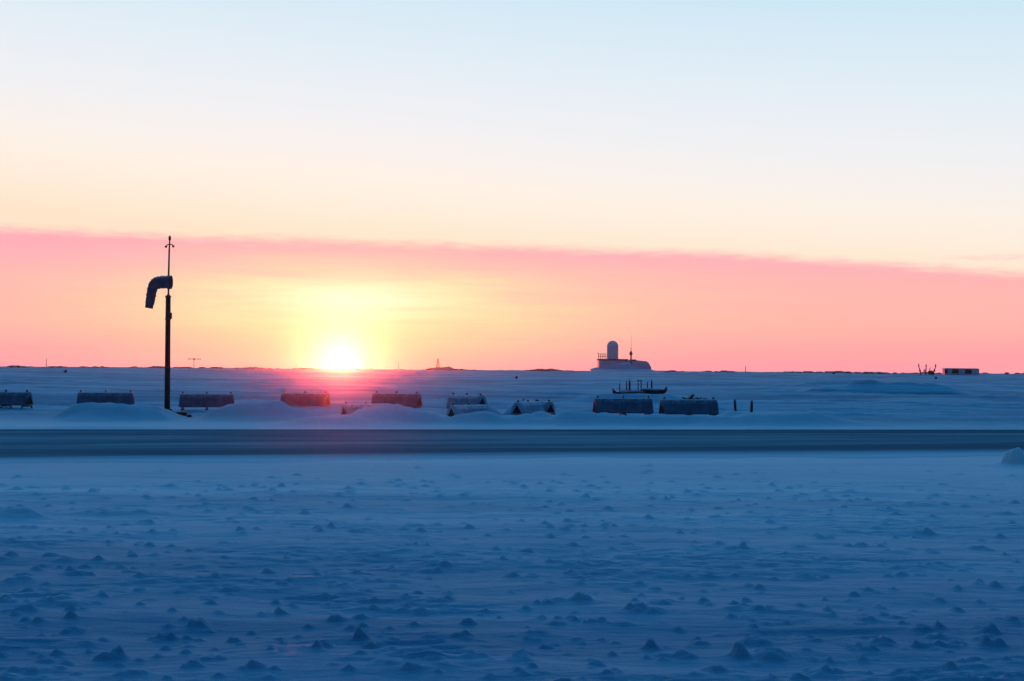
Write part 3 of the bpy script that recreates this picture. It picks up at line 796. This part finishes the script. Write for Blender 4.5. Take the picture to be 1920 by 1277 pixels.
# bus-like portable cabin on the right
Yc = 520; kc = Yc/F; o = at(1804, 701, Yc)
t = thing('portable_cabin', 'long pale low cabin with two dark openings on the horizon at right', 'cabin', o)
w, h = 64.5*kc, 10.0*kc
b = MB(); b.box((0, 1.5, h/2-.3), (w, 3.0, h+.4), None, .12); b.build('wall', M['pale'], t)
b = MB(); b.prism([(-w/2-.05, h-.22), (-w/2+.2, h+.10), (w/2-.4, h+.04), (w/2+.05, h-.30)], -.12, 3.15); b.build('roof', M['pale'], t)
for a_, c_, nm in ((-32.6, -27, 'window'), (-18.5, -6.5, 'doorway'), (5.5, 18, 'doorway')):
    b = MB(); b.box(((a_+c_)/2*kc, .0, h*.46), ((c_-a_)*kc, .14, h*.80)); b.build(nm, M['dark'], t)
for x_ in (-24, -3, 1.5, 24):
    b = MB(); b.box((x_*kc, -.03, h*.45), (.12, .06, h*.9)); b.build('wall_rib', M['pale'], t)

# antenna poles beside it
def antenna(px, top, lean, Y, label, curl):
    base = at(px+lean, 701, Y); t = thing('antenna_pole', label, 'antenna', base, 0, 'antenna poles left of the pale cabin'); k = Y/F
    h = (701-top)*k
    b = MB(); b.tube([(0, 0, -.5), (-lean*.4*k, 0, h*.35), (-lean*k, 0, h*.62), (-lean*k*1.1, 0, h)], [.24, .2, .16, .10], 7); p_ = b.build('pole', M['rust'], t)
    b = MB(); b.lathe([(.08, -.35), (.26, -.15), (.26, .15), (.08, .35)], 8, (-lean*k*1.05, 0, h*.80)); b.build('insulator', M['rust'], t)
    b = MB(); b.tube([(0, 0, h*.1), (curl*k, 0, h*.32), (curl*.8*k, 0, h*.50)], .14, 6)
    b.tube([(-lean*.6*k, 0, h*.42), (curl*1.2*k, .3, h*.22)], .12, 6); b.build('brace', M['rust'], t)
antenna(1723, 681.5, 4.0, 520, 'left and tallest leaning antenna pole near the pale cabin', -2.5)
antenna(1736.5, 682.5, -.5, 530, 'middle antenna pole with side braces near the pale cabin', -3.5)
antenna(1754, 682, -4.5, 520, 'right antenna pole standing closest to the pale cabin', 3.5)
o = at(1745, 701.5, 515); t = thing('cable_drum', 'dark dented drum between the middle and right antenna poles', 'drum', o, R(30))
b = MB(); b.tube([(-.35, 0, .5), (.35, 0, .5)], .5, 14); b.build('core', M['tar'], t)
for s in (-1, 1):
    b = MB(); b.tube([(s*.42, 0, .55), (s*.52, 0, .55)], .78, 18, smooth=False); b.build('flange', M['rust'], t)
b = MB(); b.tube([(0, 0, .8), (-.4, .2, 1.9), (.1, .1, 2.4)], .12, 6); b.build('loose_cable', M['tar'], t)

# scrub and stones
def shrub(px, py, Y, w, h, label, seed):
    rs = random.Random(seed); o = at(px, py, Y); t = thing('bare_shrub', label, 'shrub', o); b = MB()
    for k in range(46):
        a = rs.uniform(0, 6.28); r_ = w/2*rs.random()**.6
        tip = Vector((r_*math.cos(a), r_*.6*math.sin(a), h*rs.uniform(.45, 1)*(1-.45*(r_/(w/2))**2)))
        b.tube([(tip.x*.3, tip.y*.3, -.2), (tip.x*.7, tip.y*.7, tip.z*.5), tip], [w*.025, w*.018, w*.008], 4)
    b.build('twigs', M['scrub'], t)
shrub(122.5, 697, 330, 1.3, .75, 'small dark shrub on the snow near the horizon at far left', 1)
shrub(968, 708.5, 260, .75, .5, 'small dark shrub on the snow under the horizon in the middle', 2)
shrub(1755, 709, 260, .75, .4, 'small dark shrub on the snow below the antenna poles', 3)
shrub(1888, 701, 700, 3.2, 1.2, 'low dark bush on the horizon right of the pale cabin', 4)
shrub(1563, 700.5, 700, 2.2, .6, 'tiny dark bush on the horizon left of the antenna poles', 5)
# brown line of dwarf scrub along the skyline
def skyline_scrub():
    rs = random.Random(5); b = MB()
    for i in range(1500):
        px = rs.uniform(-250, 2170); Y = rs.uniform(840, 1090)
        g = float(vnoise(np.array([px*.02]), np.array([3.3]), 8)[0])
        if rs.random() > .55+g or 1098 < px < 1228: continue
        o = at(px, 690, Y); z = gz(o.x, Y); w = rs.uniform(1.2, 4.5); h = rs.uniform(.25, .7)*(1+g)
        n = 7; vs_ = [(o.x+w*math.cos(6.283*j/n), Y+w*.5*math.sin(6.283*j/n), z-.3) for j in range(n)]
        vs_ += [(o.x+w*.55*math.cos(6.283*j/n+.3), Y+w*.3*math.sin(6.283*j/n+.3), z+h*rs.uniform(.6, 1.1)) for j in range(n)]
        vs_.append((o.x, Y, z+h*1.05))
        b.add(vs_, [(j, (j+1) % n, n+(j+1) % n, n+j) for j in range(n)]+[(n+j, n+(j+1) % n, 2*n) for j in range(n)])
    o = b.build('dwarf_scrub', M['scrub']); tag(o, 'brown line of dwarf scrub along the far skyline', 'scrub', kind='stuff')
skyline_scrub()

# ------------------------------------------------------------------ haze of ice crystals
def build_haze():
    b = MB(); x, y0, y1, z0, z1 = 1160, -1160, 1160, -4.0, 45.0
    vs_ = [(sx*x, (y0 if sy < 0 else y1), z0 if sz < 0 else z1) for sx in (-1, 1) for sy in (-1, 1) for sz in (-1, 1)]
    b.add(vs_, [(0, 1, 3, 2), (4, 6, 7, 5), (0, 4, 5, 1), (2, 3, 7, 6), (0, 2, 6, 4), (1, 5, 7, 3)])
    m = bpy.data.materials.new('haze'); m.use_nodes = True; nt = m.node_tree; nt.nodes.clear()
    v = nt.nodes.new('ShaderNodeVolumePrincipled'); v.inputs['Color'].default_value = (.97, .97, .97, 1)
    v.inputs['Density'].default_value = .00005; v.inputs['Anisotropy'].default_value = .98
    out = nt.nodes.new('ShaderNodeOutputMaterial'); nt.links.new(v.outputs[0], out.inputs['Volume'])
    o = b.build('haze', m); tag(o, 'thin veil of ice haze over the plain', kind='stuff')
build_haze()
